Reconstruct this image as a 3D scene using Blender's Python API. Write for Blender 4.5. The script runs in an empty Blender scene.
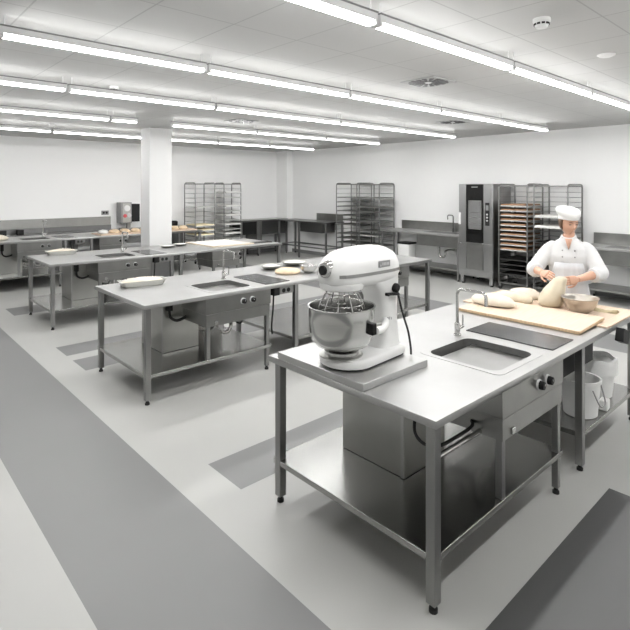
import bpy, bmesh, math, random
from mathutils import Vector, Matrix, Euler
random.seed(7)
S = bpy.context.scene
C = S.collection
PI = math.pi

# ------------------------------------------------------------------ materials
def new_mat(name, col, rough=.5, metal=0., noise=0., nscale=8., bump=0., bscale=60., stretch=None, spec=.5, emit=0., coat=0.):
    m = bpy.data.materials.new(name); m.use_nodes = True
    nt = m.node_tree; b = nt.nodes['Principled BSDF']
    c = (col[0], col[1], col[2], 1) if hasattr(col, '__len__') else (col, col, col, 1)
    b.inputs['Base Color'].default_value = c
    b.inputs['Roughness'].default_value = rough
    b.inputs['Metallic'].default_value = metal
    b.inputs['Specular IOR Level'].default_value = spec
    b.inputs['Coat Weight'].default_value = coat
    if emit:
        b.inputs['Emission Color'].default_value = c
        b.inputs['Emission Strength'].default_value = emit
    if noise or bump:
        tc = nt.nodes.new('ShaderNodeTexCoord'); mp = nt.nodes.new('ShaderNodeMapping')
        nt.links.new(tc.outputs['Object'], mp.inputs['Vector'])
        if stretch: mp.inputs['Scale'].default_value = stretch
    if noise:
        n = nt.nodes.new('ShaderNodeTexNoise'); n.inputs['Scale'].default_value = nscale; n.inputs['Detail'].default_value = 3
        nt.links.new(mp.outputs[0], n.inputs['Vector'])
        r = nt.nodes.new('ShaderNodeValToRGB')
        r.color_ramp.elements[0].position = .3; r.color_ramp.elements[1].position = .7
        r.color_ramp.elements[0].color = tuple(max(0, x*(1-noise)) for x in c[:3])+(1,)
        r.color_ramp.elements[1].color = tuple(min(1, x*(1+noise)) for x in c[:3])+(1,)
        nt.links.new(n.outputs['Fac'], r.inputs['Fac']); nt.links.new(r.outputs[0], b.inputs['Base Color'])
    if bump:
        n2 = nt.nodes.new('ShaderNodeTexNoise'); n2.inputs['Scale'].default_value = bscale; n2.inputs['Detail'].default_value = 2
        nt.links.new(mp.outputs[0], n2.inputs['Vector'])
        bp = nt.nodes.new('ShaderNodeBump'); bp.inputs['Strength'].default_value = bump; bp.inputs['Distance'].default_value = .01
        nt.links.new(n2.outputs['Fac'], bp.inputs['Height']); nt.links.new(bp.outputs[0], b.inputs['Normal'])
    return m

M = {}
M['steel'] = new_mat('brushed_steel', (.31,.31,.30), .30, 1., noise=.06, nscale=3, stretch=(2,2,2))
M['top'] = new_mat('worktop_steel', (.48,.48,.475), .42, 1., noise=.05, nscale=2.5)
M['leg'] = new_mat('leg_steel', (.31,.31,.305), .36, 1.)
M['shelf'] = new_mat('shelf_steel', (.36,.36,.35), .22, 1.)
M['panel'] = new_mat('box_panel_steel', (.46,.46,.44), .30, 1., noise=.06, nscale=3)
M['chrome'] = new_mat('polished_steel', (.58,.58,.57), .19, 1.)
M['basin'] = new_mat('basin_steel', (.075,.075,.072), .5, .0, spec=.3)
M['rack'] = new_mat('rack_steel', (.25,.25,.245), .36, 1.)
M['dsteel'] = new_mat('dark_steel', (.17,.17,.17), .34, 1.)
M['oven'] = new_mat('oven_steel', (.40,.40,.40), .30, 1., noise=.08, nscale=2)
M['black'] = new_mat('black_plastic', (.010,.010,.010), .5, spec=.25)
M['rubber'] = new_mat('black_rubber', (.01,.01,.01), .7)
M['glass'] = new_mat('black_hob_glass', (.018,.019,.020), .17, noise=.35, nscale=9)
M['dglass'] = new_mat('dark_oven_glass', (.008,.008,.008), .08)
M['white'] = new_mat('white_enamel', (.74,.74,.73), .28, coat=.3)
M['wplastic'] = new_mat('white_plastic', (.74,.74,.73), .45)
M['dial'] = new_mat('pale_dial', (.55,.55,.55), .4)
M['grey'] = new_mat('grey_plastic', (.25,.25,.25), .5)
M['wood'] = new_mat('pale_beech', (.60,.47,.36), .6, noise=.10, nscale=4, stretch=(1,14,1))
M['woodb'] = new_mat('pale_beech_board', (.60,.48,.37), .6, noise=.10, nscale=4, stretch=(1,12,1))
M['woodedge'] = new_mat('beech_edge', (.50,.36,.22), .6, noise=.15, nscale=6, stretch=(1,10,1))
M['dough'] = new_mat('dough', (.62,.55,.42), .7, noise=.05, nscale=9, bump=.25, bscale=20)
M['doughw'] = new_mat('floured_dough', (.68,.62,.52), .75, noise=.05, nscale=9, bump=.2, bscale=20)
M['crust'] = new_mat('pale_crust', (.66,.52,.36), .7, noise=.12, nscale=12, bump=.3, bscale=30)
M['bread'] = new_mat('bread_crust', (.27,.15,.08), .7, noise=.25, nscale=14, bump=.3, bscale=30)
M['flour'] = new_mat('flour', (.70,.69,.67), .9, bump=.3, bscale=30)
M['butter'] = new_mat('pale_yellow_dough', (.82,.72,.48), .7)
M['wall'] = new_mat('white_wall_paint', (.88,.88,.875), .85, bump=.03, bscale=90)
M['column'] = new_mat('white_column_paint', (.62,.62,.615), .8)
M['floor'] = new_mat('pale_epoxy_floor', (.405,.405,.39), .42, noise=.025, nscale=1.2)
M['stripe'] = new_mat('grey_floor_paint', (.175,.175,.175), .42, noise=.02, nscale=1.2)
M['patch'] = new_mat('dark_grey_floor_paint', (.065,.065,.065), .42, noise=.02, nscale=1.2)
M['lamp'] = new_mat('lamp_diffuser', (1,.995,.985), .5, emit=52.)
M['uplamp'] = new_mat('lamp_upper_diffuser', (1,.995,.985), .5, emit=4.)
M['fix'] = new_mat('lamp_housing', (.72,.72,.72), .5)
M['fixcap'] = new_mat('lamp_top_rail', (.20,.20,.20), .5)
M['red'] = new_mat('red_plastic', (.55,.08,.09), .4)
M['bag'] = new_mat('thin_white_bag', (.80,.80,.79), .4, bump=.5, bscale=14)
M['cloth'] = new_mat('olive_cloth', (.36,.30,.18), .85, noise=.25, nscale=25)
M['jacket'] = new_mat('white_chef_jacket', (.63,.63,.63), .85, noise=.03, nscale=6, bump=.25, bscale=12)
M['apron'] = new_mat('white_apron', (.64,.65,.67), .85, bump=.2, bscale=14)
M['cap'] = new_mat('white_cap', (.72,.72,.71), .85, bump=.15, bscale=30)
M['skin'] = new_mat('skin', (.58,.34,.24), .5, noise=.05, nscale=8)
M['lip'] = new_mat('lips', (.52,.20,.17), .45)
M['eye'] = new_mat('eye', (.04,.03,.025), .3)
M['hair'] = new_mat('brown_hair', (.10,.055,.03), .6)
M['trouser'] = new_mat('grey_trousers', (.12,.12,.13), .85)
M['shoe'] = new_mat('black_shoes', (.02,.02,.02), .5)
def ceiling_mat():
    m = bpy.data.materials.new('ceiling_tiles'); m.use_nodes = True
    nt = m.node_tree; b = nt.nodes['Principled BSDF']; b.inputs['Roughness'].default_value = .9
    tc = nt.nodes.new('ShaderNodeTexCoord'); mp = nt.nodes.new('ShaderNodeMapping')
    mp.inputs['Location'].default_value = (-.82, -.595, 0)
    br = nt.nodes.new('ShaderNodeTexBrick'); br.offset = 0; br.squash = 1
    br.inputs['Scale'].default_value = 1; br.inputs['Brick Width'].default_value = .555; br.inputs['Row Height'].default_value = .58
    br.inputs['Mortar Size'].default_value = .006; br.inputs['Mortar Smooth'].default_value = .2
    br.inputs['Color1'].default_value = (.47,.47,.462,1); br.inputs['Color2'].default_value = (.485,.485,.477,1); br.inputs['Mortar'].default_value = (.36,.36,.355,1)
    nt.links.new(tc.outputs['Object'], mp.inputs['Vector']); nt.links.new(mp.outputs[0], br.inputs['Vector'])
    nt.links.new(br.outputs['Color'], b.inputs['Base Color'])
    return m
M['ceil'] = ceiling_mat()

# ------------------------------------------------------------------ mesh helpers
class MB:
    def __init__(self): self.bm = bmesh.new()
    def box(self, a, b, mi=0):
        x0,y0,z0 = a; x1,y1,z1 = b
        v = [self.bm.verts.new(p) for p in ((x0,y0,z0),(x1,y0,z0),(x1,y1,z0),(x0,y1,z0),(x0,y0,z1),(x1,y0,z1),(x1,y1,z1),(x0,y1,z1))]
        for q in ((3,2,1,0),(4,5,6,7),(0,1,5,4),(1,2,6,5),(2,3,7,6),(3,0,4,7)):
            f = self.bm.faces.new([v[i] for i in q]); f.material_index = mi
        return self
    def rings(self, rings, cap0=True, cap1=True, closed=True, mi=0):
        vs = [[self.bm.verts.new(p) for p in r] for r in rings]
        n = len(rings[0])
        for i in range(len(vs)-1):
            for j in range(n if closed else n-1):
                k = (j+1) % n
                f = self.bm.faces.new((vs[i][j], vs[i][k], vs[i+1][k], vs[i+1][j])); f.material_index = mi
        if cap0: self.bm.faces.new(list(reversed(vs[0]))).material_index = mi
        if cap1: self.bm.faces.new(vs[-1]).material_index = mi
        return self
    def tube(self, pts, r, n=8, mi=0, cap=True):
        pts = [Vector(p) for p in pts]; rings = []
        u = None
        for i, p in enumerate(pts):
            t = (pts[min(i+1, len(pts)-1)] - pts[max(i-1, 0)]).normalized()
            if u is None:
                u = t.orthogonal().normalized()
            else:
                u = (u - t*u.dot(t))
                u = u.normalized() if u.length > 1e-5 else t.orthogonal().normalized()
            w = t.cross(u)
            rr = r[i] if hasattr(r, '__len__') else r
            rings.append([p + (u*math.cos(a)+w*math.sin(a))*rr for a in [2*PI*k/n for k in range(n)]])
        return self.rings(rings, cap, cap, mi=mi)
    def lathe(self, prof, c=(0,0,0), n=32, mi=0, cap0=True, cap1=True, axis='z'):
        rings = []
        for r, z in prof:
            ring = []
            for k in range(n):
                a = 2*PI*k/n
                p = (r*math.cos(a), r*math.sin(a), z)
                if axis == 'x': p = (z, r*math.cos(a), r*math.sin(a))
                if axis == 'y': p = (r*math.sin(a), z, r*math.cos(a))
                ring.append((p[0]+c[0], p[1]+c[1], p[2]+c[2]))
            rings.append(ring)
        return self.rings(rings, cap0, cap1, mi=mi)
    def prism(self, poly, z0, z1, mi=0):
        return self.rings([[(x,y,z0) for x,y in poly], [(x,y,z1) for x,y in poly]], mi=mi)
    def blob(self, c, r, nu=20, nv=12, seed=0, amp=.06, flat=.35, rot=0.):
        rnd = random.Random(seed); ph = [rnd.uniform(0, 6.28) for _ in range(6)]
        rings = []
        for i in range(1, nv):
            t = PI*i/nv; ring = []
            for j in range(nu):
                a = 2*PI*j/nu
                k = 1 + amp*(math.sin(2*a+ph[0])*math.sin(t) + .7*math.sin(3*a+ph[1]+2*t) + .5*math.sin(5*a+ph[2])*math.sin(2*t))
                z = -math.cos(t)
                if z < -flat: z = -flat + (z+flat)*.08
                x = math.sin(t)*math.cos(a)*k*r[0]; y = math.sin(t)*math.sin(a)*k*r[1]
                x, y = x*math.cos(rot)-y*math.sin(rot), x*math.sin(rot)+y*math.cos(rot)
                ring.append((c[0]+x, c[1]+y, c[2]+(z+flat+.055)*r[2]*k))
            rings.append(ring)
        return self.rings(rings)
    def build(self, name, mat, parent=None, smooth=False, bevel=0., seg=2, loc=None, subsurf=0, angle=40):
        bmesh.ops.recalc_face_normals(self.bm, faces=self.bm.faces)
        me = bpy.data.meshes.new(name); self.bm.to_mesh(me); self.bm.free()
        for m in (mat if isinstance(mat, (list, tuple)) else [mat]): me.materials.append(M[m] if isinstance(m, str) else m)
        if smooth or bevel:
            for p in me.polygons: p.use_smooth = True
            if not subsurf: me.set_sharp_from_angle(angle=math.radians(angle))
        o = bpy.data.objects.new(name, me); C.objects.link(o)
        if parent: o.parent = parent
        if loc: o.location = loc
        if bevel:
            b = o.modifiers.new('bevel', 'BEVEL'); b.width = bevel; b.segments = seg; b.limit_method = 'ANGLE'; b.harden_normals = False
        if subsurf:
            s = o.modifiers.new('sub', 'SUBSURF'); s.levels = subsurf; s.render_levels = subsurf
        return o

def tag(o, label, cat, group=None):
    o['label'] = label; o['category'] = cat
    if group: o['group'] = group
    return o
def thing(name, label, cat, loc=(0,0,0), rz=0, group=None):
    o = bpy.data.objects.new(name, None); o.empty_display_size = .1; C.objects.link(o)
    o.location = loc; o.rotation_euler = (0,0,rz)
    return tag(o, label, cat, group)
def struct(o):
    o['kind'] = 'structure'; return o
def copy_tree(root, loc, rz=None, label=None, group=None):
    r = root.copy(); C.objects.link(r); r.location = loc
    if rz is not None: r.rotation_euler = (0,0,rz)
    if label: r['label'] = label
    if group: r['group'] = group
    for ch in list(root.children):
        c = ch.copy(); C.objects.link(c); c.parent = r
        for g in list(ch.children):
            d = g.copy(); C.objects.link(d); d.parent = c
    return r
def rrect(x0, y0, x1, y1, r, n=5):
    pts = []
    for cx, cy, a0 in ((x1-r,y1-r,0),(x0+r,y1-r,PI/2),(x0+r,y0+r,PI),(x1-r,y0+r,1.5*PI)):
        for k in range(n+1):
            a = a0 + PI/2*k/n; pts.append((cx+r*math.cos(a), cy+r*math.sin(a)))
    return pts
def plate(name, outer, holes, z0, z1, mat, parent=None, bevel=.002):
    cu = bpy.data.curves.new(name, 'CURVE'); cu.dimensions = '2D'; cu.fill_mode = 'BOTH'
    cu.extrude = (z1-z0)/2 - bevel; cu.bevel_depth = bevel; cu.bevel_resolution = 1; cu.offset = -bevel
    for poly in [outer]+holes:
        s = cu.splines.new('POLY'); s.points.add(len(poly)-1); s.use_cyclic_u = True
        for p, q in zip(s.points, poly): p.co = (q[0], q[1], 0, 1)
    t = bpy.data.objects.new('tmp', cu); C.objects.link(t)
    dg = bpy.context.evaluated_depsgraph_get(); dg.update()
    me = bpy.data.meshes.new_from_object(t.evaluated_get(dg)); me.name = name
    bpy.data.objects.remove(t); bpy.data.curves.remove(cu)
    me.transform(Matrix.Translation((0,0,(z0+z1)/2)))
    me.materials.clear(); me.materials.append(M[mat])
    o = bpy.data.objects.new(name, me); C.objects.link(o)
    if parent: o.parent = parent
    return o
def arc(c, r, a0, a1, n, ax=(1,0,0), ay=(0,0,1)):
    c = Vector(c); ax = Vector(ax); ay = Vector(ay)
    return [c + ax*(r*math.cos(a0+(a1-a0)*k/n)) + ay*(r*math.sin(a0+(a1-a0)*k/n)) for k in range(n+1)]
def smooth_path(pts, n=6):
    P = [Vector(p) for p in pts]; out = []
    for i in range(len(P)-1):
        a, b, c, d = P[max(i-1,0)], P[i], P[i+1], P[min(i+2,len(P)-1)]
        for k in range(n):
            t = k/n
            out.append(.5*((2*b)+(c-a)*t+(2*a-5*b+4*c-d)*t*t+(3*b-a-3*c+d)*t**3))
    return out+[P[-1]]

# ------------------------------------------------------------------ room
XW, YW, ZC = 10.0, 12.43, 3.05
XN, YN = -2.6, -2.6
def floor():
    xs = sorted({XN, .8125, 1.5708, 1.8723, 3.6375, 6.45, 6.75, 7.48, XW})
    ys = sorted({YN, -.4, 1.15, 2.748, 3.155, 5.65, 6.08, 6.286, 6.711, 8.8, 9.394, YW})
    bm = bmesh.new(); vv = {}
    def V(x, y):
        if (x,y) not in vv: vv[(x,y)] = bm.verts.new((x,y,0))
        return vv[(x,y)]
    for i in range(len(xs)-1):
        for j in range(len(ys)-1):
            x0,x1,y0,y1 = xs[i],xs[i+1],ys[j],ys[j+1]; cx=(x0+x1)/2; cy=(y0+y1)/2
            f = bm.faces.new((V(x0,y0),V(x1,y0),V(x1,y1),V(x0,y1)))
            k = 0
            if .8125 < cx < 1.5708 or 6.75 < cx < 7.48: k = 1
            elif 1.8723 < cx < 6.45 and any(a < cy < b for a,b in ((2.748,3.155),(5.65,6.08),(6.286,6.711),(8.8,9.394))): k = 1
            elif 1.8723 < cx < 3.6375 and -.4 < cy < 1.15: k = 2
            f.material_index = k
    r = bmesh.ops.extrude_face_region(bm, geom=list(bm.faces))
    bmesh.ops.translate(bm, verts=[v for v in r['geom'] if isinstance(v, bmesh.types.BMVert)], vec=(0,0,-.1))
    mb = MB(); mb.bm.free(); mb.bm = bm
    return struct(mb.build('floor', ['floor','stripe','patch']))
floor()
struct(MB().box((XN,YN,ZC),(XW,YW,ZC+.1)).build('ceiling', 'ceil'))
struct(MB().box((XN-.1,YW,-.1),(XW+.1,YW+.1,ZC+.1)).build('wall_left', 'wall'))
struct(MB().box((XW,YN-.1,-.1),(XW+.1,YW,ZC+.1)).build('wall_right', 'wall'))
struct(MB().box((XN-.1,YN-.1,-.1),(XW,YN,ZC+.1)).build('wall_near', 'wall'))
struct(MB().box((XN-.1,YN,-.1),(XN,YW,ZC+.1)).build('wall_back', 'wall'))
struct(MB().box((9.78,11.93,0),(XW,YW,ZC)).build('trim_1', 'wall'))          # shallow pilaster in the corner
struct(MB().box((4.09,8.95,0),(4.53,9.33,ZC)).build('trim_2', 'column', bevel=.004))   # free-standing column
struct(MB().box((XN,YW-.012,0),(9.78,YW,.10)).build('baseboard_left', 'grey'))
struct(MB().box((XW-.012,YN,0),(XW,11.93,.10)).build('baseboard_right', 'grey'))

# ------------------------------------------------------------------ ceiling lights
ORD = ['first','second','third','fourth','fifth','sixth','seventh','eighth','ninth','tenth','eleventh','twelfth','thirteenth','fourteenth','fifteenth','sixteenth']
def ceiling_light(x0, x1, y, label):
    t = thing('ceiling_light', label, 'ceiling light', ((x0+x1)/2, y, ZC), 0, 'linear ceiling lights')
    h = (x1-x0)/2 - .012; w = .031
    hb = MB().box((-h,-w,-.125),(h,w,-.082)).build('housing', 'fix', t)
    MB().box((-h,-w-.004,-.082),(h,w+.004,-.072)).build('top_rail', 'fixcap', t)
    MB().box((-h+.02,-w+.002,-.149),(h-.02,w-.002,-.125)).build('diffuser', 'lamp', t)
    MB().box((-h+.02,-w+.008,-.0725),(h-.02,w-.008,-.0705)).build('upper_diffuser', 'uplamp', t)
    for s in (-1,1):
        MB().box((s*h-.010*(1+s),-w,-.149),(s*h+.010*(1-s),w,-.125)).build('end_cap', 'fix', t)
        MB().tube([(s*(h-.03),0,-.072),(s*(h-.03),0,0)], .003, 8).build('hanger', 'fix', t)
    return t
rows = [('extra row out of view', .25, [.63,2.31,3.99,5.70,7.30,8.75]),
        ('row nearest the camera', 1.99, [.63,2.31,3.99,5.70,7.30,8.75]),
        ('second row from the camera', 3.74, [.70,2.2,3.91,5.59,7.2,8.78]),
        ('middle row of five', 5.42, [-.1,1.62,3.31,5.47,7.05,8.62]),
        ('fourth row from the camera', 7.38, [-.1,1.35,2.78,3.16,3.72,5.35,7.05,8.70]),
        ('farthest row', 9.62, [.9,2.62,4.3,5.95,7.35,8.78])]
for rn, y, xs in rows:
    n = 0
    for i in range(len(xs)-1):
        if (y == 7.38 and xs[i] in (2.78, 3.16)) : 
            if xs[i] == 3.16: continue
        x1 = xs[i+1] + (.03 if (y == 7.38 and xs[i] == 2.78) else 0)
        ceiling_light(xs[i], x1, y, 'linear ceiling light, %s from left in the %s' % (ORD[n], rn)); n += 1

# ------------------------------------------------------------------ ceiling fittings
def vent(x, y, label, s=.205):
    t = thing('ceiling_vent', label, 'ceiling vent', (x,y,ZC), 0, 'swirl ceiling vents')
    MB().box((-s,-s,-.012),(s,s,0)).build('face_plate', 'vent', t, bevel=.003)
    for k in range(16):
        a = 2*PI*k/16; c, d = math.cos(a), math.sin(a)
        lim = min(s/max(abs(c),1e-6), s/max(abs(d),1e-6))*.90
        lim = min(lim, s*1.0)
        r0, w0, w1 = .045, .008, .025
        poly = [(c*r0-d*-w0, d*r0+c*-w0), (c*lim-d*-w1, d*lim+c*-w1), (c*lim-d*w1, d*lim+c*w1), (c*r0-d*w0, d*r0+c*w0)]
        MB().prism(poly, -.0145, -.011).build('slot', 'black', t)
    MB().lathe([(.03,-.018),(.034,-.012)], n=20).build('hub', 'fix', t)
M['vent'] = new_mat('vent_plate', (.36,.36,.36), .6)
vent(4.46, 3.12, 'square swirl ceiling vent between the two nearest rows of lights')
vent(7.49, 4.75, 'square swirl ceiling vent far right, just beyond the second row of lights')
vent(4.80, 7.04, 'square swirl ceiling vent at left, near the column')
def detector(x, y, r, h, label, name='smoke_detector', cat='smoke detector', slots=True):
    t = thing(name, label, cat, (x,y,ZC))
    MB().lathe([(r,0),(r,-h*.35),(r*.9,-h*.45)], n=28).build('base', 'wplastic', t, smooth=True)
    MB().lathe([(r*.82,-h*.45),(r*.80,-h*.7),(r*.62,-h),(.001,-h)], n=28, cap1=False).build('cover', 'wplastic', t, smooth=True)
    if slots:
        for k in range(10):
            a = 2*PI*k/10
            MB().box((-.010,-.004,-.006),(.010,.004,.006)).build('slot', 'black', t, loc=(r*.80*math.cos(a), r*.80*math.sin(a), -h*.62)).rotation_euler = (0,0,a+PI/2)
detector(3.35, 1.46, .055, .06, 'white domed smoke detector with dark slots on the near right ceiling')
detector(4.645, 1.49, .07, .02, 'flat white round ceiling disc at far right beside the lights', 'ceiling_disc', 'ceiling disc', False)
detector(2.15, 5.60, .05, .06, 'white smoke detector above the second row of worktops at left')

# ------------------------------------------------------------------ work benches
def leg(x, y, h, parent, w=.025, z0=.04, mat='leg', foot=True):
    l = MB().box((x-w,y-w,z0),(x+w,y+w,h)).build('leg', mat, parent, bevel=.003)
    if foot:
        MB().lathe([(.013,z0+.001),(.013,.022),(.021,.016),(.021,0)], (x,y,0), n=14).build('foot', 'rubber', l, smooth=True)
    return l
def knob(x, z, y, parent, ang=.3):
    k = MB().lathe([(.032,0),(.032,-.008),(.029,-.010)], (x,y,z), n=24, axis='y').build('control_knob', 'dial', parent, smooth=True)
    MB().lathe([(.026,-.009),(.026,-.013),(.023,-.036),(.018,-.038)], (x,y,z), n=20, axis='y').build('grip', 'black', k, smooth=True)
    c, s = math.cos(ang), math.sin(ang)
    MB().tube([(x-s*.0*c, y-.0385, z), (x+s*.014, y-.0385, z+c*.014)], .0018, 6).build('pointer', 'dial', k)
    return k
def faucet(x, y, z, parent, dirx=0, diry=-1, h=.33, reach=.22, r=.011):
    f = MB().lathe([(.026,0),(.026,.012),(.019,.016),(.019,.085),(.015,.09)], (x,y,z), n=20).build('faucet', 'chrome', parent, smooth=True)
    pts = [(x,y,z+.085),(x,y,z+h-.04)]
    pts += [(x+dirx*.035*(1-math.cos(a)), y+diry*.035*(1-math.cos(a)), z+h-.035+.035*math.sin(a)) for a in [PI/2*k/6 for k in range(7)]]
    pts += [(x+dirx*(reach-.035+.035*math.sin(a)), y+diry*(reach-.035+.035*math.sin(a)), z+h-.035+.035*math.cos(a)) for a in [PI/2*k/6 for k in range(7)]]
    pts += [(x+dirx*reach, y+diry*reach, z+h-.09)]
    MB().tube(pts, r, 12).build('spout', 'chrome', f, smooth=True)
    MB().tube([(x,y,z+.05),(x+.05,y,z+.05),(x+.075,y,z+.055)], [.013,.013,.010], 12).build('valve', 'chrome', f, smooth=True)
    MB().tube([(x+.068,y,z+.055),(x+.072,y,z+.135)], [.006,.005], 8).build('lever', 'chrome', f, smooth=True)
    return f
def hose(pts, r, parent, mat='rubber', name='hose'):
    return MB().tube(smooth_path(pts), r, 8).build(name, mat, parent, smooth=True)

def station(t, x, sink=True, hobs=True, box=True, parent_top=None, w=.79, ztop=.862, pipe=False):
    """one sink and control unit, x = its left end in bench coordinates"""
    MB().box((x,.012,.708),(x+w,.55,ztop)).build('control_panel', 'steel', t, bevel=.002)
    MB().box((x+.01,.016,.585),(x+w-.01,.53,.703)).build('apron', 'steel', t, bevel=.002)
    for kx, an in ((x+.435,.4),(x+.55,-.5)): knob(kx, .785, .012, t, an)
    leg(x+.04, .045, .587, t, .02, .267, foot=False); leg(x+w-.03, .045, .587, t, .02)
    MB().box((x+.10,.006,.60),(x+.135,.018,.635)).build('latch', 'chrome', t, bevel=.002)
    if sink:
        sx0,sy0,sx1,sy1 = x+.135,.117,x+.625,.592
        rim = plate('sink_rim', rrect(sx0-.04,sy0-.045,sx1+.04,sy1+.04,.05), [rrect(sx0,sy0,sx1,sy1,.07)], .899, .9025, 'top', t, .0008)
        rings = []
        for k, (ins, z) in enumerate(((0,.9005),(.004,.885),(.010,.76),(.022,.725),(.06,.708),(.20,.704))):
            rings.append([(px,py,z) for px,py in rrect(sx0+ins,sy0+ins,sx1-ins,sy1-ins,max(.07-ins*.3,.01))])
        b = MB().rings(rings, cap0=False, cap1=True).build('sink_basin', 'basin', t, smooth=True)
        MB().lathe([(.035,.706),(.035,.709),(.028,.709),(.02,.706)], ((sx0+sx1)/2,(sy0+sy1)/2,0), n=20).build('drain', 'chrome', b, smooth=True)
        faucet(sx1-.01, sy1+.075, .9, t)
        cx, cy = (sx0+sx1)/2, (sy0+sy1)/2
        MB().tube(smooth_path([(cx,cy,.70),(cx,cy,.47),(cx+.03,cy,.40),(cx+.10,cy,.40),(cx+.13,cy,.47),(cx+.13,cy+.1,.52),(cx+.13,cy+.35,.52)]), .02, 10).build('drain_trap', 'chrome', t, smooth=True)
        MB().lathe([(.034,.44),(.034,.58),(.026,.60)], (cx,cy,0), n=18).build('trap_cup', 'chrome', t, smooth=True)
        hose([(cx-.22,cy+.20,.66),(cx-.20,cy+.17,.52),(cx-.10,cy+.1,.46),(cx-.02,cy+.12,.54),(cx,cy+.15,.66)], .009, t)
        hose([(cx+.12,cy+.1,.66),(cx+.2,cy+.05,.50),(cx+.29,cy+.05,.44),(cx+.35,cy+.08,.52),(cx+.34,cy+.12,.66)], .010, t)
    if hobs:
        MB().box((x+.765,.065,.8995),(x+1.10,.69,.906)).build('hob_panel', 'glass', t, bevel=.002)
    if box:
        b = MB().box((x-.205,.50,.268),(x+.20,1.0,.862)).build('service_box', 'panel', t, bevel=.003)
        MB().box((x-.211,.505,.27),(x-.205,.525,.86)).build('box_flange', 'top', b)
        MB().box((x-.18,.43,.70),(x-.13,.495,.83)).build('hose_valve', 'black', t, bevel=.004)
        if pipe:
            hose([(x-.155,.46,.72),(x-.17,.45,.66),(x-.22,.42,.58),(x-.28,.33,.57),(x-.34,.22,.61),(x-.30,.17,.628),(x-.05,.17,.632),(x+.01,.20,.64)], .009, t)
            MB().tube([(x-.40,.150,.600),(x+.01,.150,.600)], .014, 10).build('water_pipe', 'chrome', t, smooth=True)
        else:
            hose([(x-.155,.46,.72),(x-.15,.45,.64),(x-.10,.42,.60),(x-.02,.42,.61),(x+.06,.44,.65),(x+.12,.46,.72)], .015, t)
            hose([(x+.22,.70,.40),(x+.30,.64,.37),(x+.42,.60,.38),(x+.50,.62,.46)], .016, t, 'chrome', 'waste_pipe')
        MB().box((x+.20,1.0,.268),(x+.80,1.015,.862)).build('splash_panel', 'shelf', t)

def socket_box(t, x, y=.012, z=.775, gray=True):
    b = MB().box((x,y,z),(x+.075,y+.08,z+.088)).build('socket_box', 'black', t, bevel=.003)
    if gray:
        p = MB().box((x+.08,y,z+.006),(x+.27,y+.07,z+.086)).build('socket_panel', 'leg', t, bevel=.003)
        for sx in (x+.13, x+.195): MB().lathe([(.024,.0),(.024,-.004),(.018,-.004)], (sx,y,z+.045), n=18, axis='y').build('socket', 'black', p, smooth=True)
    hose([(x+.02,y+.04,z),(x+.02,y+.05,z-.15),(x+.0,y+.05,z-.33),(x+.01,y+.05,z-.42)], .009, t)

def bench(label, X0, Y0, L, D, legs, units, shelves, zs=1., sinks=(True,), hobs=(True,), sock=(), pipe=False, group='sink workbenches in rows'):
    t = thing('workbench', label, 'workbench', (X0,Y0,0), 0, group)
    t.scale = (1,1,zs)
    holes = []
    for (x, w), s in zip(units, sinks):
        if s: holes.append(rrect(x+.13,.112,x+.63,.597,.07))
    plate('worktop', [(0,0),(L,0),(L,D),(0,D)], holes, .862, .90, 'top', t)
    for i, lx in enumerate(legs):
        for ly in (.045, D-.065): leg(lx, ly, .864, t)
    for (x0, x1) in shelves:
        MB().box((x0,.022,.232),(x1,D-.022,.266)).build('shelf', 'shelf', t, bevel=.003)
    for (x, w), s, h in zip(units, sinks, hobs):
        station(t, x, s, h, s, w=w, pipe=pipe)
    for sx in sock: socket_box(t, sx)
    return t

b1 = bench('nearest steel workbench carrying the big white mixer', 1.94, 1.316, 2.95, 1.23, [.045,1.785,2.905], [(.63,.79)], [(.022,1.44),(1.762,2.928)], pipe=True)
b2 = bench('second steel workbench, with a tin of dough at its left end', 1.94, 4.345, 4.36, 1.24, [.045,1.785,4.315], [(.62,.79),(3.05,.79)], [(.022,1.43),(1.762,4.338)], sinks=(True,False), hobs=(True,False), sock=(1.46,))
b3 = bench('third steel workbench with a floured board at its far end, in front of the column', 2.03, 7.53, 4.03, 1.24, [.045,1.80,1.96,3.985], [(.64,.79),(2.53,.56)], [(.022,1.43),(1.94,4.008)], sinks=(True,False), hobs=(True,False), sock=(1.50,))
b4 = bench('farthest steel workbench with bread trays, beside the left wall', 1.70, 10.78, 4.55, 1.15, [.045,1.50,2.0,4.5], [(.64,.79),(2.15,.5)], [(.022,1.43),(1.94,4.52)], zs=1.045, sinks=(True,False), hobs=(True,False), sock=(1.6,))
# nearest bench: black cable housing under the edge, with its flap
MB().box((1.49,.085,.665),(2.15,.12,.862)).build('cable_housing', 'black', b1, bevel=.004)
o = MB().box((-.065,-.03,-.05),(.065,.03,.05)).build('clip_socket', 'black', b1, bevel=.004, loc=(2.41,-.032,.818)); o.rotation_euler = (0,.35,0)

# ------------------------------------------------------------------ mixer and its platform
pf = MB()
pf.box((0,0,0),(.56,.70,.040))
tag(pf.build('mixer_platform', 'top', bevel=.003, loc=(1.943,1.757,.9005)), 'low stainless steel riser slab under the white mixer', 'riser slab')

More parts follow.
